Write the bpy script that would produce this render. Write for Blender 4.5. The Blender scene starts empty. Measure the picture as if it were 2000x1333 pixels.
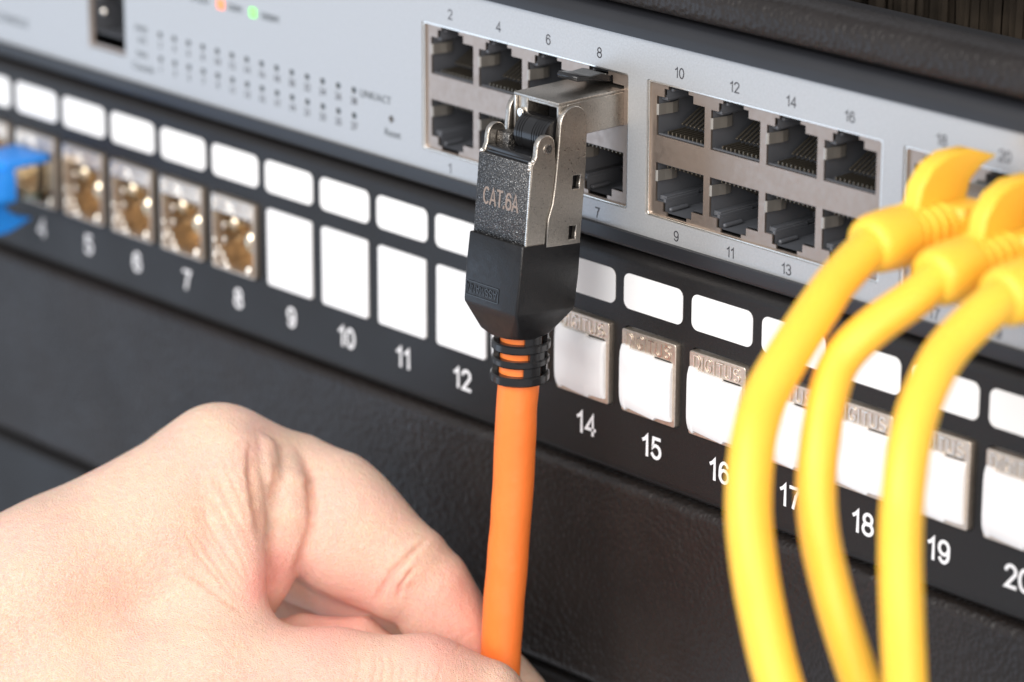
import bpy, bmesh, math, random
import numpy as np
from mathutils import Vector, Matrix
random.seed(4)
MM = 0.001
sc = bpy.context.scene
COL = sc.collection

# ------------------------------------------------------------------ camera
CAMLOC=[0.480012, -0.442079, 0.21215]
CAMX=[0.674431, 0.738333, 0.002679]
CAMY=[-0.23191, 0.208391, 0.950153]
LENS=128.3337

cam_d = bpy.data.cameras.new('camera')
cam = bpy.data.objects.new('camera', cam_d); COL.objects.link(cam)
cx, cy = Vector(CAMX), Vector(CAMY); cz = cx.cross(cy)
cam.matrix_world = Matrix(((cx.x, cy.x, cz.x, CAMLOC[0]), (cx.y, cy.y, cz.y, CAMLOC[1]), (cx.z, cy.z, cz.z, CAMLOC[2]), (0, 0, 0, 1)))
cam_d.sensor_width = 36.0; cam_d.lens = LENS
cam_d.clip_start = 0.01; cam_d.clip_end = 20
cam_d.dof.use_dof = True; cam_d.dof.focus_distance = 0.648; cam_d.dof.aperture_fstop = 12.5
sc.camera = cam

# ------------------------------------------------------------------ light of the studio
w = bpy.data.worlds.new('World'); sc.world = w; w.use_nodes = True
bg = w.node_tree.nodes['Background']
bg.inputs[0].default_value = (0.90, 0.93, 1.0, 1); bg.inputs[1].default_value = 0.52
def area(name, loc, target, sx, sy, power, col):
    l = bpy.data.lights.new(name, 'AREA'); l.shape = 'RECTANGLE'; l.size = sx; l.size_y = sy; l.energy = power; l.color = col
    o = bpy.data.objects.new(name, l); COL.objects.link(o); o.location = loc
    o.rotation_euler = (Vector(target) - Vector(loc)).to_track_quat('-Z', 'Y').to_euler()
    return o
area('softbox_key', (0.25, -1.5, 0.9), (0.02, 0, 0), 1.5, 1.1, 33, (1.0, 0.975, 0.94))
area('softbox_right', (1.3, -0.75, 0.35), (0.03, 0, 0), 0.8, 0.9, 12.0, (1.0, 0.90, 0.80))
area('window_left', (-1.3, -1.05, -0.35), (-0.05, 0, 0), 0.8, 0.8, 3.2, (0.58, 0.76, 1.0))
sc.view_settings.view_transform = 'Standard'; sc.view_settings.look = 'None'
sc.view_settings.exposure = 0.15; sc.view_settings.gamma = 1.0
sc.cycles.max_bounces = 8; sc.cycles.use_denoising = True

# ------------------------------------------------------------------ baked measurements, in mm
CABLE1=[[115.74,-40.0,45.19],[117.13,-46.0,42.22],[118.43,-54.0,36.6],[119.5,-60.0,31.4],[121.91,-65.0,25.98],[125.07,-69.0,17.9],[128.21,-71.0,10.26],[131.45,-72.0,2.42],[135.89,-73.0,-6.36],[142.45,-74.0,-16.29]]
CABLE2=[[127.18,-35.0,43.91],[124.73,-42.0,39.87],[123.04,-47.0,35.36],[124.07,-51.0,30.5],[126.26,-55.0,23.83],[127.72,-57.0,17.93],[129.53,-58.0,11.8],[131.58,-58.0,5.55],[134.74,-58.0,-1.8],[137.98,-57.0,-10.51],[142.83,-56.0,-21.7]]
CABLE3=[[141.49,-35.0,45.24],[140.87,-43.0,40.67],[141.93,-49.0,35.75],[143.8,-54.0,30.31],[146.09,-58.0,23.28],[147.66,-60.0,15.34],[150.22,-62.0,5.42],[152.19,-63.0,-4.17],[154.33,-64.0,-15.32]]
HOOK=[[-22.87,51.83],[-21.54,56.19],[-18.92,59.05],[-15.11,60.45],[-9.56,60.28],[-3.18,58.11],[-6.87,57.09],[-9.61,55.22],[-10.56,52.43],[-9.46,48.81]]
ORANGE=[[19.3,-18.97,1.69],[19.3,-19.44,-6.04],[19.3,-19.91,-15.81],[19.3,-20.63,-25.59],[19.3,-21.61,-35.38],[19.3,-22.61,-45.24],[19.3,-23.35,-55.25],[19.3,-23.84,-65.41],[19.3,-24.59,-77.68]]
FLUSH=[[-42.22,12.83,5,0.9],[-27.66,7.66,6,0.5],[-33.29,18.46,6,0.25],[-9.81,5.31,9,0.6],[-45.98,9.07,3,0.8],[-33.29,2.02,7,0.7],[-14.51,-1.26,6,0.3],[-76.51,6.25,20,0.12],[-6.05,-5.96,5,0.2],[-22.02,10.01,4,0.4]]
HAND=[[0,[[-53.9,31.72,-6.0,9.8],[-110.39,-5.63,-4.0,17]]],[3,[[-56.09,33.69,-7.0,8.0],[-58.85,31.65,-8.0,8]]],[6,[[-50.38,31.58,-10.0,8.6],[-41.5,27.59,-14.0,10.2]]],[5,[[-61.22,28.66,-24.0,10],[-112.35,-9.79,-16.0,17]]],[5,[[-69.65,24.06,-40.0,9.5],[-112.51,-12.69,-26.0,15]]],[5,[[-77.97,16.42,-52.0,8.5],[-114.12,-18.63,-36.0,14]]],[8,[[-53.58,26.16,-2.0,8],[-84.4,6.04,2.0,16],[-107.99,-10.01,2.0,20]]],[7,[[-62.79,15.41,1.0,11],[-55.92,3.36,4.0,9]]],[6,[[-77.43,2.5,-20.0,16],[-63.0,12.12,-22.0,11]]],[4,[[-50.96,33.34,0.0,3.6],[-50.03,26.86,3.6,3.8],[-49.6,20.37,5.6,4],[-49.27,12.98,7.5,4],[-48.44,5.58,8.6,3.6]]],[6,[[-56.09,13.58,2.0,7],[-53.88,4.45,6.0,7]]],[10,[[-108.31,-10.2,0.0,22],[-162.28,-36.82,-8.0,27]]],[8,[[-103.27,-22.27,2.0,17],[-78.97,-14.11,8.0,15],[-53.51,-8.73,10.5,13.3]]],[4,[[-53.51,-8.73,10.5,13.3],[-32.92,-8.54,12.5,10.3]]],[3,[[-32.92,-8.54,12.5,10.3],[-15.25,-8.95,13.0,9.8]]],[3,[[-15.25,-8.95,13.0,9.8],[-4.59,-11.06,12.3,7.9]]],[1.0,[[-61.22,28.66,-24.0,10],[-37.91,13.28,-19.0,8.8]]],[2,[[-37.91,13.28,-19.0,8.8],[-24.22,4.86,-17.0,8.2]]],[1.5,[[-24.22,4.86,-17.0,8.2],[-13.14,-7.33,-21.0,7.3],[-6.31,-17.09,-21.0,6.8]]],[1.0,[[-69.65,24.06,-40.0,9.5],[-35.42,1.23,-37.0,8.3]]],[1.5,[[-35.42,1.23,-37.0,8.3],[-23.3,-11.38,-33.0,7],[-19.25,-20.98,-30.0,6.5]]],[1.0,[[-77.97,16.42,-52.0,8.5],[-48.14,-5.68,-48.0,7.2]]],[1.5,[[-48.14,-5.68,-48.0,7.2],[-37.68,-16.24,-42.0,6.2],[-34.47,-23.84,-38.0,5.8]]],[3,[[-54.06,31.65,-8.0,9.8],[-41.92,25.41,-13.0,9.6]]],[3,[[-41.92,25.41,-13.0,9.6],[-34.1,22.12,-11.0,11.3],[-29.93,17.96,-8.0,11.5]]],[0.6,[[-42.25,31.72,-6.0,3.6],[-41.02,27.13,-1.5,4.4],[-40.96,21.96,-0.5,4.8],[-42.32,17.0,-1.0,5.2],[-45.3,9.95,-3.0,4.8],[-48.17,3.55,-6.0,4]]],[0.5,[[-45.76,34.24,-1.5,2.9],[-45.01,29.12,1.2,3.3],[-45.57,24.41,1.4,3.1],[-46.42,20.16,1.4,2.6]]],[3,[[-29.93,17.96,-8.0,11.5],[-19.69,11.44,-5.0,9.4]]],[0.6,[[-22.36,7.07,0.6,1.9],[-19.73,10.82,3.0,1.9],[-17.85,13.26,2.9,1.4]]],[0.9,[[-15.11,8.2,-5.0,8.3],[-8.1,-4.11,-8.5,8.2]]],[0.9,[[-6.67,-6.31,-9.5,7.9],[0.52,-13.74,-11.8,7.6]]],[1.0,[[-49.64,-4.52,0.0,6],[-38.57,-0.38,-5.0,4.2],[-28.12,-1.42,-6.0,4.4],[-18.52,-8.68,-4.0,5]]]]
CREASE=[[0.3,0.45,[[-54.19,31.07],[-51.86,25.25],[-48.37,19.82],[-46.04,14.38]]],[0.25,0.4,[[-54.77,26.41],[-52.25,22.14],[-49.15,16.71],[-46.24,10.5]]],[0.3,0.45,[[-56.52,24.47],[-53.8,18.65],[-50.31,14.0],[-46.62,8.95]]],[0.28,0.45,[[-57.49,20.2],[-54.19,14.77],[-50.89,10.5],[-47.98,6.62]]],[0.25,0.4,[[-59.24,20.59],[-56.91,15.94],[-53.41,11.67],[-49.92,7.79]]],[0.28,0.5,[[-60.01,13.22],[-56.13,10.5],[-51.86,7.59],[-46.82,4.68]]],[0.18,0.4,[[-53.41,34.95],[-50.7,28.35],[-48.37,24.47],[-46.82,19.04]]],[0.15,0.35,[[-52.64,32.23],[-49.53,26.8],[-47.21,22.14]]],[0.3,0.5,[[-47.98,36.5],[-47.79,32.23],[-46.82,27.19]]],[0.15,0.35,[[-58.07,24.47],[-55.74,20.59],[-53.8,16.71]]],[0.12,0.3,[[-45.27,37.67],[-43.71,34.17],[-42.94,31.07]]],[0.18,0.4,[[-39.06,34.17],[-37.5,31.07],[-36.73,28.35]]],[0.28,0.35,[[-22.95,-1.33],[-22.56,-3.85],[-23.15,-7.85]]],[0.22,0.3,[[-24.31,-1.14],[-23.92,-4.24],[-24.7,-7.85]]],[0.28,0.35,[[-21.21,-1.53],[-20.74,-4.24],[-21.21,-7.85]]],[0.2,0.3,[[-19.46,-2.3],[-19.27,-5.02],[-20.04,-8.12]]],[0.25,0.35,[[-15.77,-1.91],[-16.36,-4.24],[-16.94,-7.85]]],[0.2,0.3,[[-14.03,-2.3],[-14.61,-4.24],[-15.0,-7.85]]],[0.15,0.3,[[-27.03,-1.14],[-26.83,-4.24],[-27.42,-7.85]]],[0.12,0.3,[[-29.36,-0.75],[-29.36,-4.24],[-29.94,-7.85]]],[0.15,0.3,[[-12.09,-2.69],[-12.48,-5.02],[-13.06,-7.85]]],[0.75,1.0,[[-47.55,35.27],[-47.26,29.85],[-46.42,24.7],[-45.77,21.9],[-45.58,17.69]]],[0.35,0.7,[[-42.78,33.31],[-42.87,29.85],[-43.52,26.85],[-44.55,24.7]]],[0.75,0.8,[[-37.82,33.59],[-36.88,29.38],[-36.32,24.7],[-36.42,20.5],[-37.63,16.94],[-38.94,13.01],[-40.16,10.21]]],[0.8,0.6,[[-24.73,5.35],[-23.79,8.34],[-21.45,12.08],[-18.18,15.35],[-14.63,18.44]]],[0.6,0.5,[[-20.8,6.28],[-20.05,9.27],[-18.46,11.61],[-16.78,13.2]]],[0.22,0.35,[[-55.74,32.23],[-53.03,26.41],[-49.53,20.59],[-46.43,12.83]]],[0.2,0.35,[[-55.74,27.58],[-52.64,21.37],[-48.76,15.16],[-46.24,8.95]]],[0.2,0.35,[[-56.91,22.14],[-53.8,17.1],[-50.31,12.06],[-47.01,6.62]]],[0.2,0.35,[[-58.46,18.26],[-55.74,14.38],[-51.86,10.12],[-47.98,5.65]]],[0.16,0.35,[[-52.64,33.79],[-49.92,27.19],[-47.59,20.59],[-46.43,15.94]]],[0.14,0.3,[[-51.09,34.17],[-49.15,29.13],[-47.59,24.47]]],[0.3,0.5,[[-39.44,11.67],[-37.89,8.95],[-32.46,6.23],[-25.47,5.65]]],[0.2,0.4,[[-10.23,-1.76],[-8.36,0.11],[-4.62,1.6]]],[0.12,0.35,[[-54.19,1.97],[-51.47,0.41],[-48.37,-2.69]]],[0.1,0.3,[[-58.07,3.91],[-54.19,2.74],[-50.31,2.74]]],[0.1,0.3,[[-54.97,-1.91],[-51.09,-1.53],[-46.43,-2.3]]]]
HB=[[0.674431,0.738333,0.002679],[-0.23191,0.208391,0.950153],[0.700971,-0.641434,0.311772]]

# ------------------------------------------------------------------ materials
def mat(name, col, rough=.5, metal=0., spec=.5, noise=None, bump=None, sss=0, coat=0, var=0.06, vscale=60., aniso=0, emit=None, trans=0):
    """noise=(scale per m, amount) varies roughness; bump=(scale, distance m, detail[, 'voronoi'])"""
    m = bpy.data.materials.new(name); m.use_nodes = True
    nt = m.node_tree; N = nt.nodes; L = nt.links; b = N['Principled BSDF']
    tc = N.new('ShaderNodeTexCoord')
    nz = N.new('ShaderNodeTexNoise'); nz.inputs['Scale'].default_value = vscale; nz.inputs['Detail'].default_value = 5
    L.new(tc.outputs['Object'], nz.inputs['Vector'])
    mp = N.new('ShaderNodeMapRange'); mp.inputs[1].default_value = .3; mp.inputs[2].default_value = .7
    mp.inputs[3].default_value = 1 - var; mp.inputs[4].default_value = 1 + var
    L.new(nz.outputs[0], mp.inputs[0])
    mx = N.new('ShaderNodeVectorMath'); mx.operation = 'SCALE'; mx.inputs[0].default_value = col[:3]
    L.new(mp.outputs[0], mx.inputs['Scale']); L.new(mx.outputs[0], b.inputs['Base Color'])
    b.inputs['Metallic'].default_value = metal
    b.inputs['Specular IOR Level'].default_value = spec
    b.inputs['Roughness'].default_value = rough
    b.inputs['Coat Weight'].default_value = coat
    b.inputs['Transmission Weight'].default_value = trans
    if noise:
        n2 = N.new('ShaderNodeTexNoise'); n2.inputs['Scale'].default_value = noise[0]; n2.inputs['Detail'].default_value = 6
        L.new(tc.outputs['Object'], n2.inputs['Vector'])
        m2 = N.new('ShaderNodeMapRange'); m2.inputs[1].default_value = .3; m2.inputs[2].default_value = .7
        m2.inputs[3].default_value = max(.03, rough - noise[1]); m2.inputs[4].default_value = min(1, rough + noise[1])
        L.new(n2.outputs[0], m2.inputs[0]); L.new(m2.outputs[0], b.inputs['Roughness'])
    if bump:
        if len(bump) > 3:
            n3 = N.new('ShaderNodeTexVoronoi'); n3.feature = 'SMOOTH_F1'; n3.inputs['Smoothness'].default_value = .6
        else:
            n3 = N.new('ShaderNodeTexNoise'); n3.inputs['Detail'].default_value = bump[2]
        n3.inputs['Scale'].default_value = bump[0]
        L.new(tc.outputs['Object'], n3.inputs['Vector'])
        bp = N.new('ShaderNodeBump'); bp.inputs['Distance'].default_value = bump[1]; bp.inputs['Strength'].default_value = 1
        L.new(n3.outputs[0], bp.inputs['Height']); L.new(bp.outputs[0], b.inputs['Normal'])
    if sss:
        b.inputs['Subsurface Weight'].default_value = sss; b.inputs['Subsurface Radius'].default_value = (1, .35, .2); b.inputs['Subsurface Scale'].default_value = .003
    if emit:
        b.inputs['Emission Color'].default_value = (*emit[0], 1); b.inputs['Emission Strength'].default_value = emit[1]
    return m

M = {}
M['silver'] = mat('silver_paint', (.435, .442, .452), .40, .45, noise=(4000, .1), bump=(4200, .00004, 2), var=.07, vscale=2600)
M['rim'] = mat('charcoal_chassis_paint', (.014, .0148, .018), .40, 0, bump=(3500, .00003, 3), var=.12)
M['panel'] = mat('black_powder_coat', (.0125, .0115, .0115), .38, 0, spec=.32, noise=(60, .05), bump=(3600, .00007, 3), var=.2, vscale=1800)
M['leather'] = mat('black_wrinkle_coat', (.0165, .0135, .0125), .38, 0, spec=.34, noise=(40, .06), bump=(950, .0002, 3, 'v'), var=.15)
M['white'] = mat('white_plastic', (.80, .80, .81), .45, 0, var=.015, sss=0)
M['card'] = mat('white_label_card', (.80, .80, .80), .6, 0, var=.01)
M['print_white'] = mat('white_print', (.80, .80, .82), .6, 0, var=.02)
M['print_black'] = mat('black_print', (.03, .03, .035), .6, 0, var=.02)
M['print_grey'] = mat('grey_print', (.07, .085, .095), .6, 0, var=.02)
M['shield'] = mat('nickel_shield', (.37, .30, .255), .36, .85, noise=(900, .05), bump=(2500, .00001, 2), var=.05)
M['nickel'] = mat('satin_nickel', (.48, .447, .405), .35, 1, noise=(3000, .09), bump=(3000, .00005, 3), var=.12, vscale=3200)
M['cast'] = mat('sparkling_cast_nickel', (.30, .29, .28), .30, 1, noise=(5000, .12), bump=(4200, .00016, 2), var=.25, vscale=4000)
M['chrome'] = mat('bright_spring_metal', (.84, .80, .74), .26, 1, var=.04)
M['brass'] = mat('brass_contacts', (.66, .52, .36), .3, .9, var=.3, vscale=300, bump=(500, .0003, 2))
M['gold'] = mat('pale_gold_metal', (.98, .86, .64), .16, 1, var=.05)
M['keystone'] = mat('die_cast_keystone_metal', (.68, .59, .50), .38, .9, noise=(2500, .08), bump=(2600, .00004, 3), var=.08, vscale=1500)
M['black'] = mat('black_moulded_plastic', (.018, .018, .020), .38, 0, bump=(3000, .00002, 2), var=.1)
M['boot'] = mat('black_boot_plastic', (.008, .008, .009), .36, 0, spec=.38, noise=(700, .08), bump=(2600, .00003, 3), var=.15)
M['gloss'] = mat('glossy_black_plastic', (.012, .012, .013), .22, 0, var=.1)
M['socket'] = mat('grey_black_socket_plastic', (.085, .09, .102), .36, 0, var=.15)
M['orange'] = mat('orange_cable_jacket', (.96, .22, .04), .42, 0, sss=.2, bump=(450, .00012, 2), var=.03)
M['yellow'] = mat('yellow_cable_jacket', (.97, .55, .055), .45, 0, sss=.45, bump=(400, .00005, 2), var=.02)
M['blue'] = mat('blue_plug_plastic', (.02, .25, .78), .4, 0, sss=.1, var=.03)
M['teal'] = mat('teal_latch_plastic', (.06, .30, .28), .4, 0, var=.03)
M['clear'] = mat('clear_plug_plastic', (.45, .50, .50), .15, 0, var=.03, trans=.6)
def speckle():
    m = M['cast']; nt = m.node_tree; N = nt.nodes; L = nt.links; b = N['Principled BSDF']
    tc = N.new('ShaderNodeTexCoord'); v = N.new('ShaderNodeTexNoise'); v.inputs['Scale'].default_value = 5200; v.inputs['Detail'].default_value = 2
    L.new(tc.outputs['Object'], v.inputs['Vector'])
    r = N.new('ShaderNodeValToRGB'); e = r.color_ramp.elements; e[0].position = .56; e[0].color = (.085, .082, .08, 1); e[1].position = .72; e[1].color = (.62, .60, .57, 1)
    L.new(v.outputs[0], r.inputs[0]); L.new(r.outputs[0], b.inputs['Base Color'])
speckle()
M['etch'] = mat('etched_tan_lettering', (.26, .205, .175), .6, .3, var=.1, vscale=2000)
M['bristle'] = mat('dark_brown_bristles', (.026, .020, .0145), .75, 0, spec=.15, var=.8, vscale=70)
M['red_led'] = mat('orange_red_led', (.9, .2, .08), .4, emit=((1, .16, .05), 1.1))
M['green_led'] = mat('green_led', (.2, .8, .15), .4, emit=((.18, .9, .15), 1.0))
M['led_off'] = mat('unlit_led', (.015, .03, .035), .35)
M['back'] = mat('cabinet_black', (.012, .012, .014), .7)

# ------------------------------------------------------------------ helpers
def link(name, me, m, parent=None, smooth=None):
    o = bpy.data.objects.new(name, me); COL.objects.link(o)
    if m is not None and not me.materials: me.materials.append(M[m] if isinstance(m, str) else m)
    if parent is not None: o.parent = parent
    if smooth is not None:
        me.shade_smooth()
        if smooth < 170: me.set_sharp_from_angle(angle=math.radians(smooth))
    return o
def from_bm(name, bm, m, parent=None, smooth=None):
    me = bpy.data.meshes.new(name); bm.normal_update(); bm.to_mesh(me); bm.free()
    return link(name, me, m, parent, smooth)
def thing(name, label, cat, loc=(0, 0, 0), group=None):
    o = bpy.data.objects.new(name, None); COL.objects.link(o); o.empty_display_size = .005
    o.location = Vector(loc) * MM; o['label'] = label; o['category'] = cat
    if group: o['group'] = group
    return o
def bbox(bm, x0, x1, y0, y1, z0, z1, bev=0, seg=2, mtx=None):
    g = bmesh.ops.create_cube(bm, size=1)
    for v in g['verts']:
        v.co = Vector(((x0 + x1) / 2 + v.co.x * (x1 - x0), (y0 + y1) / 2 + v.co.y * (y1 - y0), (z0 + z1) / 2 + v.co.z * (z1 - z0))) * MM
    vs = g['verts']
    if bev:
        es = list({e for v in vs for e in v.link_edges})
        r = bmesh.ops.bevel(bm, geom=es, offset=bev * MM, segments=seg, affect='EDGES', profile=.5)
        vs = list({v for f in r['faces'] for v in f.verts} | {v for v in vs if v.is_valid})
    if mtx is not None: bmesh.ops.transform(bm, matrix=mtx, verts=[v for v in vs if v.is_valid])
    return vs
def box(name, m, parent, x0, x1, y0, y1, z0, z1, bev=0, seg=2, mtx=None, smooth=40):
    bm = bmesh.new(); bbox(bm, x0, x1, y0, y1, z0, z1, bev, seg, mtx)
    return from_bm(name, bm, m, parent, smooth if bev else None)
def rrect(x0, x1, z0, z1, r, n=5):
    out = []
    for cx_, cz_, a in ((x1 - r, z1 - r, 0), (x0 + r, z1 - r, 90), (x0 + r, z0 + r, 180), (x1 - r, z0 + r, 270)):
        for i in range(n + 1):
            t = math.radians(a + 90 * i / n); out.append((cx_ + r * math.cos(t), cz_ + r * math.sin(t)))
    return out
def plate_mesh(name, outer, holes=(), thick=1., y=0., bevel=0., bres=1):
    """flat sheet in the xz plane with holes; its front face lies at y (front is -y)."""
    cu = bpy.data.curves.new(name, 'CURVE'); cu.dimensions = '2D'; cu.fill_mode = 'BOTH'
    for pl in [outer] + list(holes):
        s = cu.splines.new('POLY'); s.points.add(len(pl) - 1); s.use_cyclic_u = True
        for p, c in zip(s.points, pl): p.co = (c[0] * MM, c[1] * MM, 0, 1)
    cu.extrude = max(0, (thick / 2 - bevel)) * MM
    if bevel: cu.bevel_depth = bevel * MM; cu.bevel_resolution = bres; cu.offset = -bevel * MM
    ob = bpy.data.objects.new(name, cu)
    me = bpy.data.meshes.new_from_object(ob); bpy.data.objects.remove(ob); bpy.data.curves.remove(cu)
    me.transform(Matrix(((1, 0, 0, 0), (0, 0, -1, (y + thick / 2) * MM), (0, 1, 0, 0), (0, 0, 0, 1))))
    me.name = name
    return me
def text_mesh(s, size, extr=.04, bevel=0):
    cu = bpy.data.curves.new('text', 'FONT'); cu.body = s; cu.size = size * MM; cu.align_x = 'CENTER'; cu.align_y = 'CENTER'
    cu.extrude = extr * MM; cu.bevel_depth = bevel * MM; cu.resolution_u = 4
    ob = bpy.data.objects.new('text', cu)
    me = bpy.data.meshes.new_from_object(ob); bpy.data.objects.remove(ob); bpy.data.curves.remove(cu)
    for mm_ in list(me.materials): me.materials.clear()
    me.transform(Matrix(((1, 0, 0, 0), (0, 0, -1, 0), (0, 1, 0, 0), (0, 0, 0, 1))))
    return me
def EL(cx_, cy_, rx, ry, a0, a1, n=14): return [(cx_ + rx * math.cos(math.radians(a0 + (a1 - a0) * i / n)), cy_ + ry * math.sin(math.radians(a0 + (a1 - a0) * i / n))) for i in range(n + 1)]
GL = {'0': (.5, [EL(.25, .5, .25, .5, 0, 360, 24)]), '1': (.34, [[(.02, .76), (.14, .84), (.25, 1), (.25, 0)]]),
 '2': (.5, [EL(.25, .73, .24, .27, 170, -30) + [(.03, 0), (.5, 0)]]), '3': (.5, [EL(.24, .75, .22, .25, 160, -90), EL(.24, .27, .25, .27, 88, -160)]),
 '4': (.54, [[(.4, 0), (.4, 1), (.0, .27), (.54, .27)]]), '5': (.5, [[(.46, 1), (.09, 1), (.05, .52)] + EL(.24, .32, .25, .32, 125, -155)]),
 '6': (.52, [EL(.27, .6, .24, .4, 35, 180) + [(.02, .3)], EL(.27, .31, .24, .31, 0, 360, 22)]), '7': (.48, [[(0, 1), (.48, 1), (.30, .6), (.17, 0)]]),
 '8': (.5, [EL(.25, .75, .21, .25, -90, 270, 22), EL(.25, .27, .25, .27, 90, 450, 22)]), '9': (.52, [EL(.25, .4, .24, .4, 215, 360) + [(.49, .7)], EL(.25, .69, .24, .31, 0, 360, 22)]),
 'A': (.56, [[(0, 0), (.28, 1), (.56, 0)], [(.1, .3), (.46, .3)]]), 'C': (.52, [EL(.27, .5, .27, .5, 50, 310, 18)]),
 'D': (.52, [[(0, 0), (0, 1), (.2, 1)] + EL(.2, .5, .32, .5, 85, -85) + [(.2, 0), (0, 0)]]), 'G': (.55, [EL(.28, .5, .28, .5, 50, 325, 18) + [(.53, .45), (.32, .45)]]),
 'I': (.06, [[(.03, 0), (.03, 1)]]), 'T': (.52, [[(0, 1), (.52, 1)], [(.26, .96), (.26, 0)]]), 'U': (.52, [[(0, 1), (0, .3)] + EL(.26, .28, .26, .28, 180, 360) + [(.52, 1)]]),
 'S': (.5, [EL(.26, .745, .23, .255, 35, 262) + EL(.26, .25, .25, .25, 82, -150)]), 'M': (.66, [[(0, 0), (.02, 1), (.33, .1), (.64, 1), (.66, 0)]]),
 'N': (.52, [[(0, 0), (0, 1), (.52, 0), (.52, 1)]]), '.': (.1, [[(.05, 0), (.05, .12)]])}
def stroke_mesh(s, h, sw, extr=.06, gap=.16, hs=1.):
    """lettering of height h and stroke width sw (mm), centred on the origin in the xz plane, front at y = -extr."""
    tot = sum(GL[c][0] for c in s) * h * hs + gap * h * (len(s) - 1) * hs
    bm_ = bmesh.new(); x = -tot / 2; lay = 0
    for c in s:
        wd, st = GL[c]
        for pl in st:
            P = [Vector((x + px_ * h * hs, (pz_ - .5) * (h - sw))) for px_, pz_ in pl]; n = len(P); closed = (P[0] - P[-1]).length < 1e-4
            if closed: P = P[:-1]; n -= 1
            Lf, Rt = [], []
            for i in range(n):
                a = P[i - 1] if (i or closed) else None; b = P[(i + 1) % n] if (i < n - 1 or closed) else None
                d0 = (P[i] - a).normalized() if a is not None else None; d1 = (b - P[i]).normalized() if b is not None else None
                if d0 is None: d0 = d1
                if d1 is None: d1 = d0
                n0 = Vector((-d0.y, d0.x)); n1 = Vector((-d1.y, d1.x)); m_ = (n0 + n1); m_ = m_.normalized() if m_.length > .1 else n0
                k = sw / 2 / max(.45, m_.dot(n0)); e = Vector((0, 0))
                if not closed and i == 0: e = -d1 * sw * .35
                if not closed and i == n - 1: e = d0 * sw * .35
                Lf.append(P[i] + m_ * k + e); Rt.append(P[i] - m_ * k + e)
            y0, y1 = -extr - .003 * (lay % 3), .0; lay += 1
            def V3(p, y): return bm_.verts.new((p.x * MM, y * MM, p.y * MM))
            A = [[V3(p, y0) for p in Lf], [V3(p, y0) for p in Rt], [V3(p, y1) for p in Rt], [V3(p, y1) for p in Lf]]
            for i in range(n if closed else n - 1):
                j = (i + 1) % n
                for q in range(3): bm_.faces.new((A[q][i], A[q][j], A[q + 1][j], A[q + 1][i]))
                bm_.faces.new((A[3][i], A[3][j], A[0][j], A[0][i]))
            if not closed: bm_.faces.new([A[q][0] for q in range(4)]); bm_.faces.new([A[q][n - 1] for q in range(4)])
        x += (wd + gap) * h * hs
    bmesh.ops.recalc_face_normals(bm_, faces=bm_.faces)
    me_ = bpy.data.meshes.new('lettering'); bm_.to_mesh(me_); bm_.free(); return me_
def numeral(name, s, m, x, y, z, h, sw, extr=.05, hs=1., gap=.16):
    me_ = stroke_mesh(s, h, sw, extr, gap, hs); me_.name = name; me_.transform(Matrix.Translation(Vector((x, y, z)) * MM)); return link(name, me_, m)
def text(name, s, m, parent, x, y, z, size, extr=.04, sx=1., mtx=None, bevel=0, bold=0):
    me = text_mesh(s, size, extr, bevel); me.name = name
    if bold:
        bm = bmesh.new(); bm.from_mesh(me); bm.free()
    t = Matrix.Translation(Vector((x, y, z)) * MM) @ Matrix.Diagonal((sx, 1, 1, 1))
    if mtx is not None: t = mtx @ t
    me.transform(t)
    return link(name, me, m, parent)
def tube_mesh(name, pts, rad, seg=28, sub=8, wob=0, caps=True):
    """Catmull-Rom tube through pts (mm)."""
    P = [Vector(p) for p in pts]; P = [2 * P[0] - P[1]] + P + [2 * P[-1] - P[-2]]
    C = []
    for i in range(1, len(P) - 2):
        for k in range(sub):
            t = k / sub; a, b, c, d = P[i - 1:i + 3]
            C.append(.5 * ((2 * b) + (c - a) * t + (2 * a - 5 * b + 4 * c - d) * t * t + (3 * b - a - 3 * c + d) * t ** 3))
    C.append(P[-2]); n = len(C)
    bm = bmesh.new(); rings = []; up = Vector((0, -1, .2))
    for i, c in enumerate(C):
        tan = (C[min(i + 1, n - 1)] - C[max(i - 1, 0)]).normalized()
        a = (up - tan * up.dot(tan)).normalized(); b = tan.cross(a); up = a
        r = rad(i / (n - 1)) if callable(rad) else rad
        ring = []
        for k in range(seg):
            th = 2 * math.pi * k / seg
            rr = r * (1 + wob * (math.sin(i * .55 + 1.7 * math.sin(th + i * .13)) + .6 * math.sin(i * .23 + 2 * th)))
            ring.append(bm.verts.new((c + a * (math.cos(th) * rr) + b * (math.sin(th) * rr)) * MM))
        rings.append(ring)
    for r0, r1 in zip(rings, rings[1:]):
        for k in range(seg): bm.faces.new((r0[k], r0[(k + 1) % seg], r1[(k + 1) % seg], r1[k]))
    if caps: bm.faces.new(rings[0][::-1]); bm.faces.new(rings[-1])
    bmesh.ops.recalc_face_normals(bm, faces=bm.faces)
    return bm
def loft(bm, sections, closed=True):
    """sections: lists of Vector (mm) with equal counts."""
    R = [[bm.verts.new(Vector(p) * MM) for p in s] for s in sections]
    for a, b in zip(R, R[1:]):
        n = len(a)
        for k in range(n): bm.faces.new((a[k], a[(k + 1) % n], b[(k + 1) % n], b[k]))
    if closed: bm.faces.new(R[0][::-1]); bm.faces.new(R[-1])
    bmesh.ops.recalc_face_normals(bm, faces=bm.faces)
    return bm
def bar_profile(name, m, parent, prof, x0, x1, smooth=50):
    """extrude a closed (y, z) outline along x."""
    bm = bmesh.new(); loft(bm, [[(x0, y, z) for y, z in prof], [(x1, y, z) for y, z in prof]])
    return from_bm(name, bm, m, parent, smooth)
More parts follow.
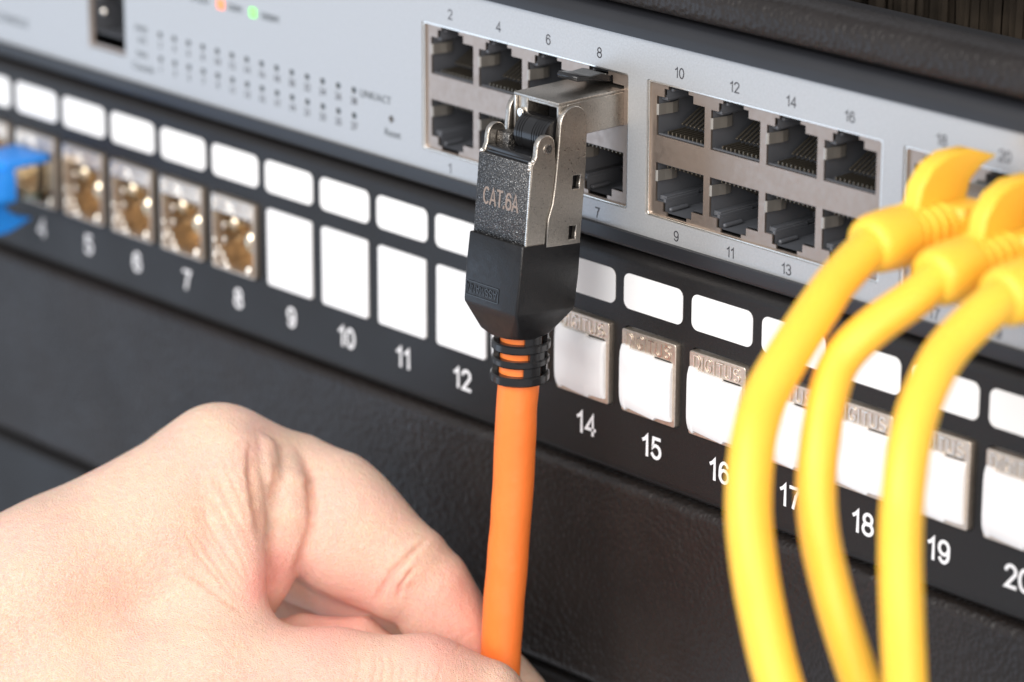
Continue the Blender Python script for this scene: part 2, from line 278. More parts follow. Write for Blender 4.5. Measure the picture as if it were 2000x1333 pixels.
def mirror_z(poly, c): return [(x, 2 * c - z) for x, z in poly][::-1]
def arc(cy_, cz_, r, a0, a1, n=8):
    return [(cy_ + r * math.cos(math.radians(a0 + (a1 - a0) * i / n)), cz_ + r * math.sin(math.radians(a0 + (a1 - a0) * i / n))) for i in range(n + 1)]

XL, XR = -262., 225.          # the 19-inch panels run past both sides of the frame
PITCH, LW = 17.32, 15.05
# ================================================================== PATCH PANEL
def kx(k): return (k - 13) * PITCH
HOLE = (-7.2, 7.2, -8.5, 7.85)
pp = thing('patch_panel', 'black keystone patch panel with white label fields, below the silver network switch', 'patch panel', (-18, 0, -21.8))
def adopt(o, root):          # parents keep world coordinates: the mesh is authored in mm world space
    o.parent = root; o.matrix_parent_inverse = Matrix.Translation(-root.location)
    return o
holes = [rrect(kx(k) - 7.25, kx(k) + 7.25, -8.55, 7.9, .7, 3) for k in range(2, 23)]
me = plate_mesh('panel_plate', [(XL, -19.6), (XR, -19.6), (XR, 19.6), (XL, 19.6)], holes, 1.5, 0)
adopt(link('panel_plate', me, 'panel'), pp)
lip = [(0, 19.6)] + arc(2.2, 19.6, 2.2, 180, 90, 8)[1:] + [(11, 21.8), (11, 20.3), (2.2, 20.3), (1.5, 19.6)]
adopt(bar_profile('folded_edge', 'panel', None, lip, XL, XR, 60), pp)
adopt(bar_profile('folded_edge', 'panel', None, [(y, -z) for y, z in lip][::-1], XL, XR, 60), pp)
lab = plate_mesh('label_field', rrect(-LW / 2, LW / 2, -3.35, 3.35, 1.5, 6), (), .16, -.14)
for k in range(3, 22):
    o = adopt(link('label_field', lab, 'card'), pp); o.location = (kx(k) * MM, 0, 14.52 * MM)
for k in range(3, 22):
    adopt(numeral('port_number', str(k), 'print_white', kx(k) + .1, -.002, -13.85, 4.35, .62, .05, 1.0, .2), pp)

# ---- modules in the patch panel
EMB = stroke_mesh('DIGITUS', 2.6, .20, .14, .24, 1.2)
def outline_metal():
    bm = bmesh.new()
    # frame round a cavity: four bars, plus cavity walls behind
    return bm
def keystone_metal(root, x, cavity=True):
    """die-cast housing standing 1.1 mm proud of the panel"""
    o = link('housing', plate_mesh('housing', rrect(x - 6.95, x + 6.95, -8.2, 7.6, .5, 3), [rrect(x - 5.9, x + 5.9, -7.2, 4.1, .3, 2)], 2.6, -1.1, .18, 2), 'keystone')
    adopt(o, root)
    me_ = EMB.copy(); me_.transform(Matrix.Translation(Vector((x, -1.22, 5.75)) * MM) @ Matrix.Diagonal((.86, 1, 1, 1)))
    adopt(link('embossed_lettering', me_, 'chrome'), root)
    adopt(box('back_shell', 'keystone', None, x - 6.9, x + 6.9, 1.6, 13, -8.1, 7.5, .3), root)
def covered_keystone(k, label):
    x = kx(k)
    t = thing('keystone_jack', label, 'keystone jack', (x, 0, -8), 'keystone jacks with white dust covers')
    keystone_metal(t, x)
    # flap: an outline with stepped upper and lower edges, bulged to the front
    top = [(6.25, 3.9), (1.6, 3.9), (1.3, 4.3), (-4.6, 4.3), (-5.0, 4.75), (-6.6, 4.75)]
    bot = [(-6.6, -7.1), (-5.3, -7.1), (-5.3, -7.75), (2.2, -7.75), (2.6, -7.2), (6.25, -7.2)]
    ol = top + bot
    bm = bmesh.new()
    n = 9; xs = [-6.6 + 12.6 * i / n for i in range(n + 1)]
    def edge(pts, xq):
        pts = sorted(pts)
        for (xa, za), (xb, zb) in zip(pts, pts[1:]):
            if xa <= xq <= xb: return za if xb - xa < 1e-6 else za + (zb - za) * (xq - xa) / (xb - xa)
        return pts[-1][1]
    xs = sorted(set([-6.6, -6.2, -5.3, -5.0, -4.6, -2, 0, 1.3, 1.6, 2.2, 2.6, 4.2, 5.2, 5.9, 6.25]))
    secs = []
    m_ = 9
    grid = []
    for xq in xs:
        zt, zb = edge(top, xq), edge(bot, xq)
        colv = []
        for j in range(m_ + 1):
            tt = j / m_; z = zb + (zt - zb) * tt
            u_ = (xq + .3) / 6.3; v_ = tt * 2 - 1
            y = -2.45 + .35 * u_ ** 4 + .55 * abs(v_) ** 6 + (.35 if xq > 6.1 else 0) + .12 * math.cos(5 * v_) * (abs(u_) < .8)
            colv.append(bm.verts.new(Vector((x + xq, y, z)) * MM))
        grid.append(colv)
    for a, b in zip(grid, grid[1:]):
        for j in range(m_): bm.faces.new((a[j], b[j], b[j + 1], a[j + 1]))
    r = bmesh.ops.extrude_face_region(bm, geom=bm.faces[:])
    for e in r['geom']:
        if isinstance(e, bmesh.types.BMVert): e.co.y = -.9 * MM
    bmesh.ops.recalc_face_normals(bm, faces=bm.faces)
    o = from_bm('dust_cover', bm, 'white', None, 35); adopt(o, t)
    bv = o.modifiers.new('bevel', 'BEVEL'); bv.width = .25 * MM; bv.segments = 2; bv.limit_method = 'ANGLE'; bv.angle_limit = .6
    return t
cov = {13: 'keystone jack mostly hidden behind the black plug boot, between number 12 and number 14',
       14: 'white-covered keystone jack above number 14, shaded by the plug boot',
       15: 'white-covered keystone jack above number 15 with DIGITUS lettering in full view',
       16: 'white-covered keystone jack above number 16, its right edge behind the first yellow cable',
       17: 'white-covered keystone jack above number 17, between the first two yellow cables',
       18: 'white-covered keystone jack above number 18, between the second and third yellow cable',
       19: 'white-covered keystone jack above number 19, right beside the third yellow cable',
       20: 'white-covered keystone jack above number 20, cut by the right edge of the photo'}
for k, lb in cov.items(): covered_keystone(k, lb)
# plain white blanks
for k, lb in {9: 'flat white blanking insert above number 9, next to the open metal jacks', 10: 'second white blanking insert from the open metal jacks, above number 10',
              11: 'white blanking insert above number 11, third from the open metal jacks', 12: 'flat white blanking insert above number 12, left of the black plug boot'}.items():
    x = kx(k)
    t = thing('blanking_insert', lb, 'blanking insert', (x, 0, -8), 'white blanking inserts')
    adopt(link('cover_plate', plate_mesh('cover_plate', rrect(x - 7.1, x + 7.1, -8.4, 7.75, .8, 4), (), 1.2, -.35, .15, 2), 'white'), t)
    adopt(box('clip_body', 'white', None, x - 6.4, x + 6.4, .86, 8, -7.6, 7, .3), t)
# open metal jacks
def open_keystone(k, label):
    x = kx(k)
    t = thing('keystone_jack', label, 'keystone jack', (x, 0, -8), 'open shielded keystone jacks')
    o = link('housing', plate_mesh('housing', rrect(x - 6.95, x + 6.95, -8.2, 7.6, .5, 3),
        [rrect(x - 6.45, x + 6.45, -7.7, 4.0, .4, 3)], 2.6, -1.1, .18, 2), 'keystone')
    adopt(o, t)
    me_ = EMB.copy(); me_.transform(Matrix.Translation(Vector((x, -1.25, 5.6)) * MM) @ Matrix.Diagonal((.86, 1, 1, 1)))
    adopt(link('embossed_lettering', me_, 'chrome'), t)
    bm = bmesh.new()      # cavity lined with brass coloured shield
    x0, x1, z0, z1, y0, y1 = x - 6.5, x + 6.5, -7.8, 4.1, 1.3, 9
    c = [Vector((a, b, d)) * MM for a in (x0, x1) for b in (y0, y1) for d in (z0, z1)]
    V = [bm.verts.new(p) for p in c]
    for f in ((0, 1, 3, 2), (4, 6, 7, 5), (2, 3, 7, 6), (1, 5, 7, 3), (0, 2, 6, 4)): bm.faces.new([V[i] for i in f])
    bmesh.ops.recalc_face_normals(bm, faces=bm.faces)
    adopt(from_bm('cavity_lining', bm, 'brass', None), t)
    bm = bmesh.new()      # side springs, plus beads and flat facets added for their glints
    for sx_ in (-1, 1):
        for zz in (-2.6, .6):
            bbox(bm, x + sx_ * 4.9 - .5, x + sx_ * 4.9 + .5, .2, 5, zz - .9, zz + .9, .42, 3)
    for px_, pz_, r_ in ((-5.2, -7.0, .42), (-3.9, -6.4, .34), (-2.9, -7.35, .46), (-1.2, -7.5, .34), (5.0, -7.1, .62), (-5.4, 5.3, .42), (-5.5, -4.6, .36)):
        bmesh.ops.create_uvsphere(bm, u_segments=10, v_segments=8, radius=r_ * MM, matrix=Matrix.Translation(Vector((x + px_, -1.1, pz_)) * MM))
    for px_, pz_, r_ in ((-5.9, 6.1, .26), (-5.8, 4.9, .28), (-1.3, 6.3, .28), (-.3, 5.9, .30), (-1.0, 5.0, .28), (.3, 4.8, .30), (-5.9, -2.2, .3), (-4.6, -3.7, .28), (-3.4, -4.7, .34), (-5.8, -5.4, .36), (-2.6, -5.9, .34), (-1.9, -7.0, .36), (5.2, -6.2, .45), (5.9, 5.6, .18)):
        q_ = Vector((.416, -.79, .449)).to_track_quat('Z', 'Y').to_matrix().to_4x4()  # facets tilted to mirror the key softbox towards the camera
        bmesh.ops.create_uvsphere(bm, u_segments=12, v_segments=8, radius=r_ * MM, matrix=Matrix.Translation(Vector((x + px_, -1.25, pz_)) * MM) @ q_ @ Matrix.Diagonal((1, 1, .22, 1)))
    adopt(from_bm('spring_and_glints', bm, 'chrome', None, 60), t)
    bm = bmesh.new()  # rounded lumps added to catch bright highlights inside the cavity
    for px_, py_, pz_, r_ in ((3.9, 1.6, -1.0, 2.2), (-2.4, 2.0, 1.5, 1.5)):
        bmesh.ops.create_uvsphere(bm, u_segments=18, v_segments=12, radius=r_ * MM, matrix=Matrix.Translation(Vector((x + px_, py_, pz_)) * MM) @ Matrix.Diagonal((.8, 1, 1.2, 1)))
    adopt(from_bm('glint_lump', bm, 'gold', None, 60), t)
    bm = bmesh.new()
    for i in range(8):
        xx = x - 3.57 + i * 1.02
        bbox(bm, xx - .22, xx + .22, 2, 9, 0, .45, .1, 1, Matrix.Translation(Vector((0, 2 * MM, 1.6 * MM))) @ Matrix.Rotation(math.radians(-24), 4, 'X'))
    adopt(from_bm('contact_row', bm, 'chrome', None), t)
    adopt(box('tongue', 'brass', None, x + 1.2, x + 5.2, 2.2, 9.8, -4.4, -.6, 1.2, 4), t)
for k, lb in {3: 'open metal keystone jack at the far left edge, behind the blue plug', 4: 'open metal keystone jack above number 4 with the blue plug in it',
              5: 'open metal keystone jack directly right of the one holding the blue plug, above number 5', 6: 'second open metal jack to the right of the blue plug, above number 6',
              7: 'open metal keystone jack above number 7, second jack left of the white blanks', 8: 'open metal keystone jack above number 8, next to the first white blank'}.items():
    open_keystone(k, lb)

# ================================================================== NETWORK SWITCH
sw = thing('network_switch', 'silver rack network switch with three blocks of metal Ethernet ports in a charcoal chassis', 'network switch', (-18, 0, 22.7))
BX, BWD, BP, PPIT = -28.63, 56.08, 60.72, 13.47
BT, BB = 54.75, 29.73; BC = (BT + BB) / 2
rimb = [(-.9, 25.75), (-.9, 23.6)] + arc(-.1, 23.6, .8, 180, 270, 4)[1:] + [(14, 22.8), (14, 24.2), (1.2, 24.2), (1.2, 25.75)]
adopt(bar_profile('chassis_edge', 'rim', None, rimb, XL, XR, 50), sw)
rimt = [(-.9, 62.0), (1.2, 62.0), (1.2, 63.4), (16, 63.4), (16, 66.2), (4.2, 66.2)] + arc(3.0, 62.6, 3.6, 90, 180, 7)[1:]
rimt = [(-.9, 62.0), (1.2, 62.0), (1.2, 63.6), (16, 63.6), (16, 66.3)] + [(1.9, 66.3), (.9, 66.05), (.1, 65.5), (-.55, 64.6), (-.85, 63.6)]
adopt(bar_profile('chassis_edge', 'rim', None, rimt, XL, XR, 60), sw)
blocks = [BX + i * BP for i in range(3)]
led_x = [-110.8 + 4.77 * i for i in range(14)]
sh = [rrect(b, b + BWD, BB, BT, .5, 3) for b in blocks]
sh += [rrect(-135.8, -122.9, 30.5, 44.2, .3, 2)]
sh += [rrect(x - .68, x + .68, z - .62, z + .62, .4, 3) for x in led_x for z in (37.35, 32.25)]
sh += [[(-37.7 + .75 * math.cos(a * math.pi / 8), 33.7 + .75 * math.sin(a * math.pi / 8)) for a in range(16)]]
adopt(link('front_plate', plate_mesh('front_plate', [(XL, 25.75), (XR, 25.75), (XR, 62.0), (XL, 62.0)], sh, 1.1, 0), 'silver'), sw)
adopt(box('chassis_body', 'back', None, XL, XR, 17, 36, 22.9, 66.0), sw)
ledm = {}
def small_box(w_, h_, d_):
    bm = bmesh.new(); bbox(bm, -w_ / 2, w_ / 2, 0, d_, -h_ / 2, h_ / 2, .1, 1); me_ = bpy.data.meshes.new('light_pipe'); bm.to_mesh(me_); bm.free(); return me_
lp = small_box(1.15, .95, 2)
for x in led_x:
    for z in (37.35, 32.25):
        o = adopt(link('status_light', lp, 'led_off'), sw); o.location = (x * MM, .25 * MM, z * MM)
for i, x in enumerate(led_x):
    adopt(text('status_number', str(2 * i + 2), 'print_black', None, x, -.04, 35.2, 2.0, .02), sw)
    adopt(text('status_number', str(2 * i + 1), 'print_black', None, x, -.04, 30.1, 2.0, .02), sw)
adopt(box('link_light', 'red_led', None, -91.3, -89.1, -.25, 1, 46.3, 48.3, .2, 2), sw)['label'] = 'glowing orange-red indicator light'
adopt(box('link_light', 'green_led', None, -80.8, -78.8, -.25, 1, 46.4, 48.4, .2, 2), sw)['label'] = 'glowing green indicator light'
for s, x, z, sz in (('SPEED', -97.2, 47.2, 2.3), ('100M', -85.8, 47.2, 2.2), ('1000M', -74.6, 47.2, 2.2), ('LINK/ACT', -42.3, 37.2, 2.1), ('Reset', -37.3, 30.9, 2.1),
                    ('Console', -116.9, 29.3, 2.2), ('PWR', -117.2, 37.4, 1.9), ('SYS', -117.0, 35.0, 1.9), ('FAN', -117.2, 32.0, 1.9), ('CONSOLE', -163.9, 31.2, 2.6)):
    adopt(text('printed_legend', s, 'print_grey', None, x, -.04, z, sz, .02), sw)
def port_centre(i): # column 0..11
    b, c = divmod(i, 4); return blocks[b] + BWD / 2 + (c - 1.5) * PPIT
for i in range(12):
    adopt(numeral('port_number', str(2 * i + 2), 'print_black', port_centre(i) + .3, -.002, 57.3, 2.0, .23, .03, 1.05), sw)
    adopt(numeral('port_number', str(2 * i + 1), 'print_black', port_centre(i) + .2, -.002, 27.45, 2.0, .23, .03, 1.05), sw)
OW = 5.95
def opening(x, top):
    # outline for the lower row, latch notch facing down; the upper row is its mirror image
    z0, z1 = 32.55, 39.75
    p = [(x - OW, z1), (x - OW, z0), (x - 4.1, z0), (x - 4.1, 30.95), (x - 3.1, 30.95), (x - 3.1, 30.25),
         (x + 1.9, 30.25), (x + 1.9, 30.95), (x + 3.1, 30.95), (x + 3.1, z0 - .2), (x + OW, z0 - .2), (x + OW, z1)]
    return mirror_z(p, BC) if top else p
def socket_mesh():
    """open black insert with ledges; origin at the opening centre, lower-row orientation"""
    bm = bmesh.new()
    W_, D = OW + .02, 12.
    ol = [(-W_, 3.62), (-W_, -3.62), (-3.9, -3.62), (-3.9, -5.4), (3.0, -5.4), (3.0, -3.62), (W_, -3.62), (W_, 3.62)]
    f0 = [bm.verts.new(Vector((a, .35, b)) * MM) for a, b in ol]; f1 = [bm.verts.new(Vector((a * .985, D, b * .98)) * MM) for a, b in ol]
    n = len(ol)
    for k in range(n): bm.faces.new((f0[k], f0[(k + 1) % n], f1[(k + 1) % n], f1[k]))
    bm.faces.new(f1)
    # inner shoulders
    bbox(bm, -W_ + .02, -4.3, 1.0, D - .5, -3.55, -2.7, .12, 1)
    bbox(bm, 3.3, W_ - .02, 3.0, D - .5, -3.55, -2.4, .12, 1)
    bbox(bm, 4.6, W_ - .02, 1.4, 3.6, -3.5, -2.0, .12, 1)
    bbox(bm, -W_ + .05, W_ - .05, .35, 1.0, 3.3, 3.6, .1, 1)
    bbox(bm, -4.6, -4.0, .5, 9.0, -3.9, -3.0, .1, 1)
    bbox(bm, -3.7, -2.9, .9, 5.5, -5.3, -4.55, .3, 2)
    bbox(bm, 1.9, 2.9, 1.8, 8, -5.3, -4.3, .2, 1)
    bmesh.ops.recalc_face_normals(bm, faces=bm.faces)
    me_ = bpy.data.meshes.new('port_socket'); bm.to_mesh(me_); bm.free(); return me_
def contacts_mesh():
    bm = bmesh.new()
    for i in range(8):
        xx = -3.57 + i * 1.02
        bbox(bm, xx - .20, xx + .20, 2.6, 9.2, -.2, .2, .06, 1, Matrix.Translation(Vector((0, 1.6 * MM, 3.15 * MM))) @ Matrix.Rotation(math.radians(-27), 4, 'X'))
    for i in range(9):     # comb between the contacts
        xx = -4.08 + i * 1.02
        bbox(bm, xx - .14, xx + .14, .9, 5.5, 2.75, 3.5, .05, 1)
    me_ = bpy.data.meshes.new('contact_row'); bm.to_mesh(me_); bm.free(); return me_
def spring_mesh():
    bm = bmesh.new()
    prof = [(-.12, -.14), (.05, .18), (1.6, .42), (3.0, .75), (4.3, .62), (5.0, .2)]
    secs = []
    for y, xo in prof:
        secs.append([(-OW + xo, y, -1.0), (-OW + xo + .22, y - .02, -1.0), (-OW + xo + .22, y - .02, 1.0), (-OW + xo, y, 1.0)])
    loft(bm, secs); me_ = bpy.data.meshes.new('ground_spring'); bm.to_mesh(me_); bm.free(); return me_
SOCK, CONT, SPR = socket_mesh(), contacts_mesh(), spring_mesh()
M['spring'] = mat('dull_spring_metal', (.46, .43, .39), .36, .8, var=.05); SPR.materials.append(M['spring']); SOCK.materials.append(M['socket'])
M['pins'] = mat('dark_contacts', (.17, .15, .12), .3, .8)
CONT.materials.append(M['pins'])
for bi, b in enumerate(blocks):
    hs = [opening(b + BWD / 2 + (c - 1.5) * PPIT, t) for c in range(4) for t in (0, 1)]
    pb = adopt(link('port_block', plate_mesh('port_block', rrect(b + .25, b + BWD - .25, BB + .2, BT - .2, .3, 3), hs, .4, .75, 0), 'shield'), sw)
    fr = adopt(link('shield_lip', plate_mesh('shield_lip', rrect(b + .02, b + BWD - .02, BB + .02, BT - .02, .5, 3),
                    [rrect(b + .5, b + BWD - .5, BB + .35, BT - .45, .4, 3)], 2.0, .25, .1, 1), 'chrome'), pb)
    fr.parent = pb; fr.matrix_parent_inverse = Matrix.Identity(4)
    for c in range(4):
        x = b + BWD / 2 + (c - 1.5) * PPIT
        for top in (0, 1):
            zc = (BC * 2 - 36.15) if top else 36.15
            sgn = -1 if top else 1
            for nm, me_, dz in (('port_socket', SOCK, 0), ('contact_row', CONT, 0), ('ground_spring', SPR, 1.1)):
                o = bpy.data.objects.new(nm, me_); COL.objects.link(o); o.parent = pb
                o.location = (x * MM, .85 * MM, (zc + dz) * MM)
                if nm != 'ground_spring': o.scale = (1, 1, sgn)
# console port: part with its own socket
co = adopt(link('console_port', plate_mesh('console_port', rrect(-135.7, -123, 30.6, 44.1, .3, 2), [rrect(-134.9, -123.7, 31.4, 43.4, .3, 2)], .4, .7), 'shield'), sw)
o = bpy.data.objects.new('port_socket', SOCK); COL.objects.link(o); o.parent = co; o.location = (-129.3 * MM, .9 * MM, 37.6 * MM); o.scale = (.97, 1, -1.1)
bm = bmesh.new(); bmesh.ops.create_uvsphere(bm, u_segments=14, v_segments=10, radius=.95 * MM, matrix=Matrix.Translation(Vector((-132.6, 2.0, 38.3)) * MM))
o = from_bm('ground_spring', bm, 'chrome', co, 60)

# ================================================================== PANELS ABOVE AND BELOW
def flat_panel(name, label, zc, m):
    t = thing(name, label, 'rack panel', (-18, 0, zc - 21.8))
    me_ = plate_mesh('panel_plate', [(XL, zc - 19.6), (XR, zc - 19.6), (XR, zc + 19.6), (XL, zc + 19.6)], (), 1.5, 0)
    adopt(link('panel_plate', me_, m), t)
    adopt(bar_profile('folded_edge', m, None, [(y, z + zc) for y, z in lip], XL, XR, 60), t)
    adopt(bar_profile('folded_edge', m, None, [(y, -z + zc) for y, z in lip][::-1], XL, XR, 60), t)
    return t
flat_panel('blank_panel', 'wide blank black panel with wrinkle finish directly below the patch panel', -44.45, 'leather')
flat_panel('blank_panel', 'lower blank black panel showing only at the bottom corners of the photo', -88.9, 'panel')
bp_ = thing('brush_panel', 'black cable entry brush panel with dark bristles above the switch', 'rack panel', (-18, 0, 66.9))
prof = [(.2, 67.3)] + [(-.3, 68.0), (-.6, 69.2), (-.45, 71.2), (.0, 72.6), (.9, 73.7), (2.2, 74.2), (6, 74.2), (6, 67.1), (.6, 67.1)]
adopt(bar_profile('frame_strip', 'leather', None, prof, XL, XR, 80), bp_)
adopt(bar_profile('frame_strip', 'leather', None, [(y, 178 - z) for y, z in prof][::-1], XL, XR, 80), bp_)
nb = 900; V = []; F = []
for i in range(nb):
    x = -120 + 345 * (i + random.random()) / nb; y = 60 + random.random() * 8; w_ = .5 + .7 * random.random(); lean = random.gauss(0, .5); 
    b = len(V)
    for z, xo, ww in ((45, 0, w_), (72, lean, w_ * .8), (104.5, lean * 1.4, w_)):
        V += [((x + xo - ww) * MM, y * MM, z * MM), ((x + xo) * MM, (y - ww * 1.2) * MM, z * MM), ((x + xo + ww) * MM, y * MM, z * MM)]
    for s in (0, 3):
        F += [(b + s, b + s + 1, b + s + 4, b + s + 3), (b + s + 1, b + s + 2, b + s + 5, b + s + 4)]
me = bpy.data.meshes.new('bristles'); me.from_pydata(V, [], F)
o = adopt(link('bristles', me, 'bristle'), bp_); o['kind'] = 'stuff'
adopt(box('backing_board', 'back', None, XL, XR, 70, 72, 40, 112), bp_)

# ================================================================== ORANGE PATCH CABLE
oc = thing('orange_patch_cable', 'orange network cable with a hinged metal CAT.6A plug in port 8 of the switch', 'network cable', (19.6, -12, 48))
PX = 19.6
def OCADD(o): return adopt(o, oc)
# plug shell: hollow box
x0, x1, z0, z1, yf, yb = 13.75, 25.55, 44.85, 51.6, -15.2, 7
bm = bmesh.new()
bbox(bm, x0, x1, yf, yb, z1 - .55, z1, .12, 2)
bbox(bm, x1 - .6, x1, yf + 2.2, yb, z0, z1 - .556, .1, 1)
bbox(bm, x0, x0 + .6, yf, yb, z0, z1 - .556, .1, 1)
bbox(bm, x0 + .61, x1 - .61, -10.5, yb - .1, z0, z0 + .5, .1, 1)
OCADD(from_bm('plug_shell', bm, 'nickel', None, 40))
OCADD(box('shell_cap', 'nickel', None, x1 - .58, x1 + .02, yf - .02, yf + 2.15, z0 + 3.6, z1 - .56, .15, 2))
bm = bmesh.new()      # inner wall of the mouth: frame round a dark pocket
bbox(bm, x0 + .62, x0 + 3.1, -14.6, -9.0, z0 + 1.0, z1 - .58, .2, 2)
bbox(bm, x0 + 3.12, x1 - .62, -14.5, -13.8, z1 - 1.25, z1 - .58, .15, 2)
bbox(bm, x0 + 3.12, x1 - .62, -9.2, -8.2, z0 + .6, z1 - .6, .1, 1)
bbox(bm, x1 - 1.6, x1 - .62, -14.2, -9.4, z0 + 3.4, z1 - 1.3, .2, 2)
OCADD(from_bm('mouth_frame', bm, 'nickel', None, 40))
OCADD(box('mouth_pocket', 'gloss', None, x0 + 3.2, x1 - 1.7, -9.6, -9.25, z0 + 1, z1 - .7))
bm = bmesh.new()
bmesh.ops.create_cone(bm, cap_ends=True, segments=20, radius1=.95 * MM, radius2=.8 * MM, depth=1.2 * MM, matrix=Matrix.Translation(Vector((x0 + 1.9, -14.9, z0 + 3.2)) * MM) @ Matrix.Rotation(math.pi / 2, 4, 'X'))
bmesh.ops.bevel(bm, geom=[e for e in bm.edges if len(e.link_faces) == 2 and e.calc_face_angle() > 1], offset=.2 * MM, segments=2, affect='EDGES')
OCADD(from_bm('rivet', bm, 'chrome', None, 40))
# small detent in the side of the shell
OCADD(box('detent', 'gloss', None, x1 - .02, x1 + .06, -9.2, -8.55, 46.6, 47.9))
# latch lever rising over the plug
lp_ = [(-7.9, 54.3), (-7.7, 53.6), (-4.2, 53.2), (-1.2, 52.6), (4, 51.62), (4, 52.6), (.2, 53.7), (-1.6, 54.3), (-4.2, 54.15), (-7.5, 54.75)]
bm = bmesh.new(); loft(bm, [[(x, y, z) for y, z in lp_] for x in (17.1, 22.3)])
bmesh.ops.bevel(bm, geom=bm.edges[:], offset=.15 * MM, segments=1, affect='EDGES')
OCADD(from_bm('latch_lever', bm, 'gloss', None, 35))
# ---- hinged body, tilted 5.5 degrees towards the viewer below the hinge
HP = Vector((0, -12.2, 47.2)) * MM
TB = Matrix.Translation(HP) @ Matrix.Rotation(math.radians(-5.2), 4, 'X') @ Matrix.Translation(-HP)
def side_arm(xa, xb, name, h0=25.6):
    # outline in (y, z): straight rear edge, round head, waist
    pts = [(-8.9, h0), (-8.9, 40), (-9.4, 47.6)] + arc(-12.65, 47.6, 3.25, 0, 180, 12)[1:] + [(-15.95, 40.7), (-16.05, 37.2), (-16.35, 33.5), (-17.15, 30.7), (-17.2, h0)]
    wins = [] if xa < PX else [[(-11.9, 35.7), (-11.9, 38.2), (-10.1, 38.2), (-10.1, 35.7)], [(-11.9, 26.5), (-11.9, 29.0), (-10.2, 29.0), (-10.2, 26.5)]]
    me_ = plate_mesh(name, pts, wins, xb - xa, 0, .14, 1)
    # plate_mesh lies in (x,z) with thickness in y from 0..t : turn so x->y, y->x
    me_.transform(Matrix(((0, 1, 0, xa * MM), (1, 0, 0, 0), (0, 0, 1, 0), (0, 0, 0, 1)))); me_.flip_normals()
    me_.transform(TB)
    return OCADD(link(name, me_, 'nickel'))
side_arm(25.62, 26.75, 'hinge_arm')
side_arm(12.3, 13.4, 'hinge_arm')
OCADD(box('clip_window', 'gloss', None, 24.9, 25.4, -12.6, -9.3, 35, 39, mtx=TB))
OCADD(box('clip_window', 'gloss', None, 24.9, 25.4, -12.6, -9.3, 26, 29.6, mtx=TB))
# housing cover (front half) with knuckles
def side_cover(xa, xb):
    pts = [(-17.3, 25.6), (-17.25, 30.7), (-16.45, 33.5), (-16.15, 37.2), (-16.05, 40.6), (-16.6, 43.8)] + arc(-18.75, 43.85, 2.15, 0, 180, 10)[1:] + \
          [(-20.95, 42.3), (-21.4, 41.2), (-21.8, 40.9), (-21.9, 25.6)]
    me_ = plate_mesh('c', pts[::-1], (), xb - xa, 0, .16, 1)
    me_.transform(Matrix(((0, 1, 0, xa * MM), (1, 0, 0, 0), (0, 0, 1, 0), (0, 0, 0, 1)))); me_.flip_normals(); me_.transform(TB)
    return me_
OCADD(link('cover_side', side_cover(25.35, 26.45), 'nickel'))
OCADD(link('cover_side', side_cover(12.6, 13.6), 'nickel'))
bm = bmesh.new(); bbox(bm, 12.62, 26.42, -22.05, -20.6, 25.5, 40.9, .3, 2, TB); bbox(bm, 13.7, 25.2, -20.5, -9.2, 25.6, 39.6, .2, 1, TB)
OCADD(from_bm('cover_front', bm, 'cast', None, 40))
bm = bmesh.new()
for k in range(46):     # burred cast edge
    z = 25.7 + 15.1 * k / 45; bbox(bm, 26.2, 26.5 + .05 * random.random(), -22.1, -21.75, z, z + .3 + .05 * random.random(), .06, 1, TB)
OCADD(from_bm('cast_edge', bm, 'chrome', None))
for xa, xb in ((26.4, 26.62),):
    bm = bmesh.new()
    bmesh.ops.create_cone(bm, cap_ends=True, segments=20, radius1=1.0 * MM, radius2=1.0 * MM, depth=.5 * MM, matrix=TB @ Matrix.Translation(Vector((26.3, -18.3, 43.5)) * MM) @ Matrix.Rotation(math.pi / 2, 4, 'Y'))
    OCADD(from_bm('pivot_pin', bm, 'chrome', None, 40))
    bm = bmesh.new()
    bmesh.ops.create_cone(bm, cap_ends=True, segments=20, radius1=.75 * MM, radius2=.75 * MM, depth=.5 * MM, matrix=TB @ Matrix.Translation(Vector((26.36, -18.15, 43.5)) * MM) @ Matrix.Rotation(math.pi / 2, 4, 'Y'))
    OCADD(from_bm('pin_bore', bm, 'cast', None, 40))
me = stroke_mesh('CAT.6A', 3.25, .40, .02, .15, .78)
me.transform(TB @ Matrix.Translation(Vector((19.3, -22.05, 33.3)) * MM))
OCADD(link('lettering', me, 'etch'))
# black roller and tray
def lathe_x(prof, cy_, cz_, seg=40):
    bm_ = bmesh.new()
    secs = [[(x, cy_ + r_ * math.cos(2 * math.pi * k / seg), cz_ + r_ * math.sin(2 * math.pi * k / seg)) for k in range(seg)] for x, r_ in prof]
    return loft(bm_, secs)
pr_ = [(17.3, 3.0), (17.5, 3.4), (18.0, 3.4)]
for g in (18.2, 18.8, 19.4, 22.0, 22.6, 23.2, 23.8, 24.4): pr_ += [(g, 3.4), (g + .05, 3.22), (g + .14, 3.22), (g + .19, 3.4)]
pr_ += [(25.3, 3.4)]
OCADD(from_bm('hinge_roller', lathe_x(pr_, -15.2, 45.2), 'gloss', None, 35))
bm = bmesh.new(); bbox(bm, 13.65, 25.2, -21.2, -12.4, 41.3, 42.2, .2, 2, TB); bbox(bm, 13.65, 25.2, -21.3, -20.65, 40.0, 41.4, .15, 1, TB)
OCADD(from_bm('hinge_tray', bm, 'gloss', None, 40))
bm = bmesh.new(); bbox(bm, 13.62, 17.0, -19.0, -11.4, 41.4, 44.6, .5, 2, TB)
OCADD(from_bm('hinge_cheek', bm, 'cast', None, 40))
bm = bmesh.new()       # cast lump at the foot of the knuckle
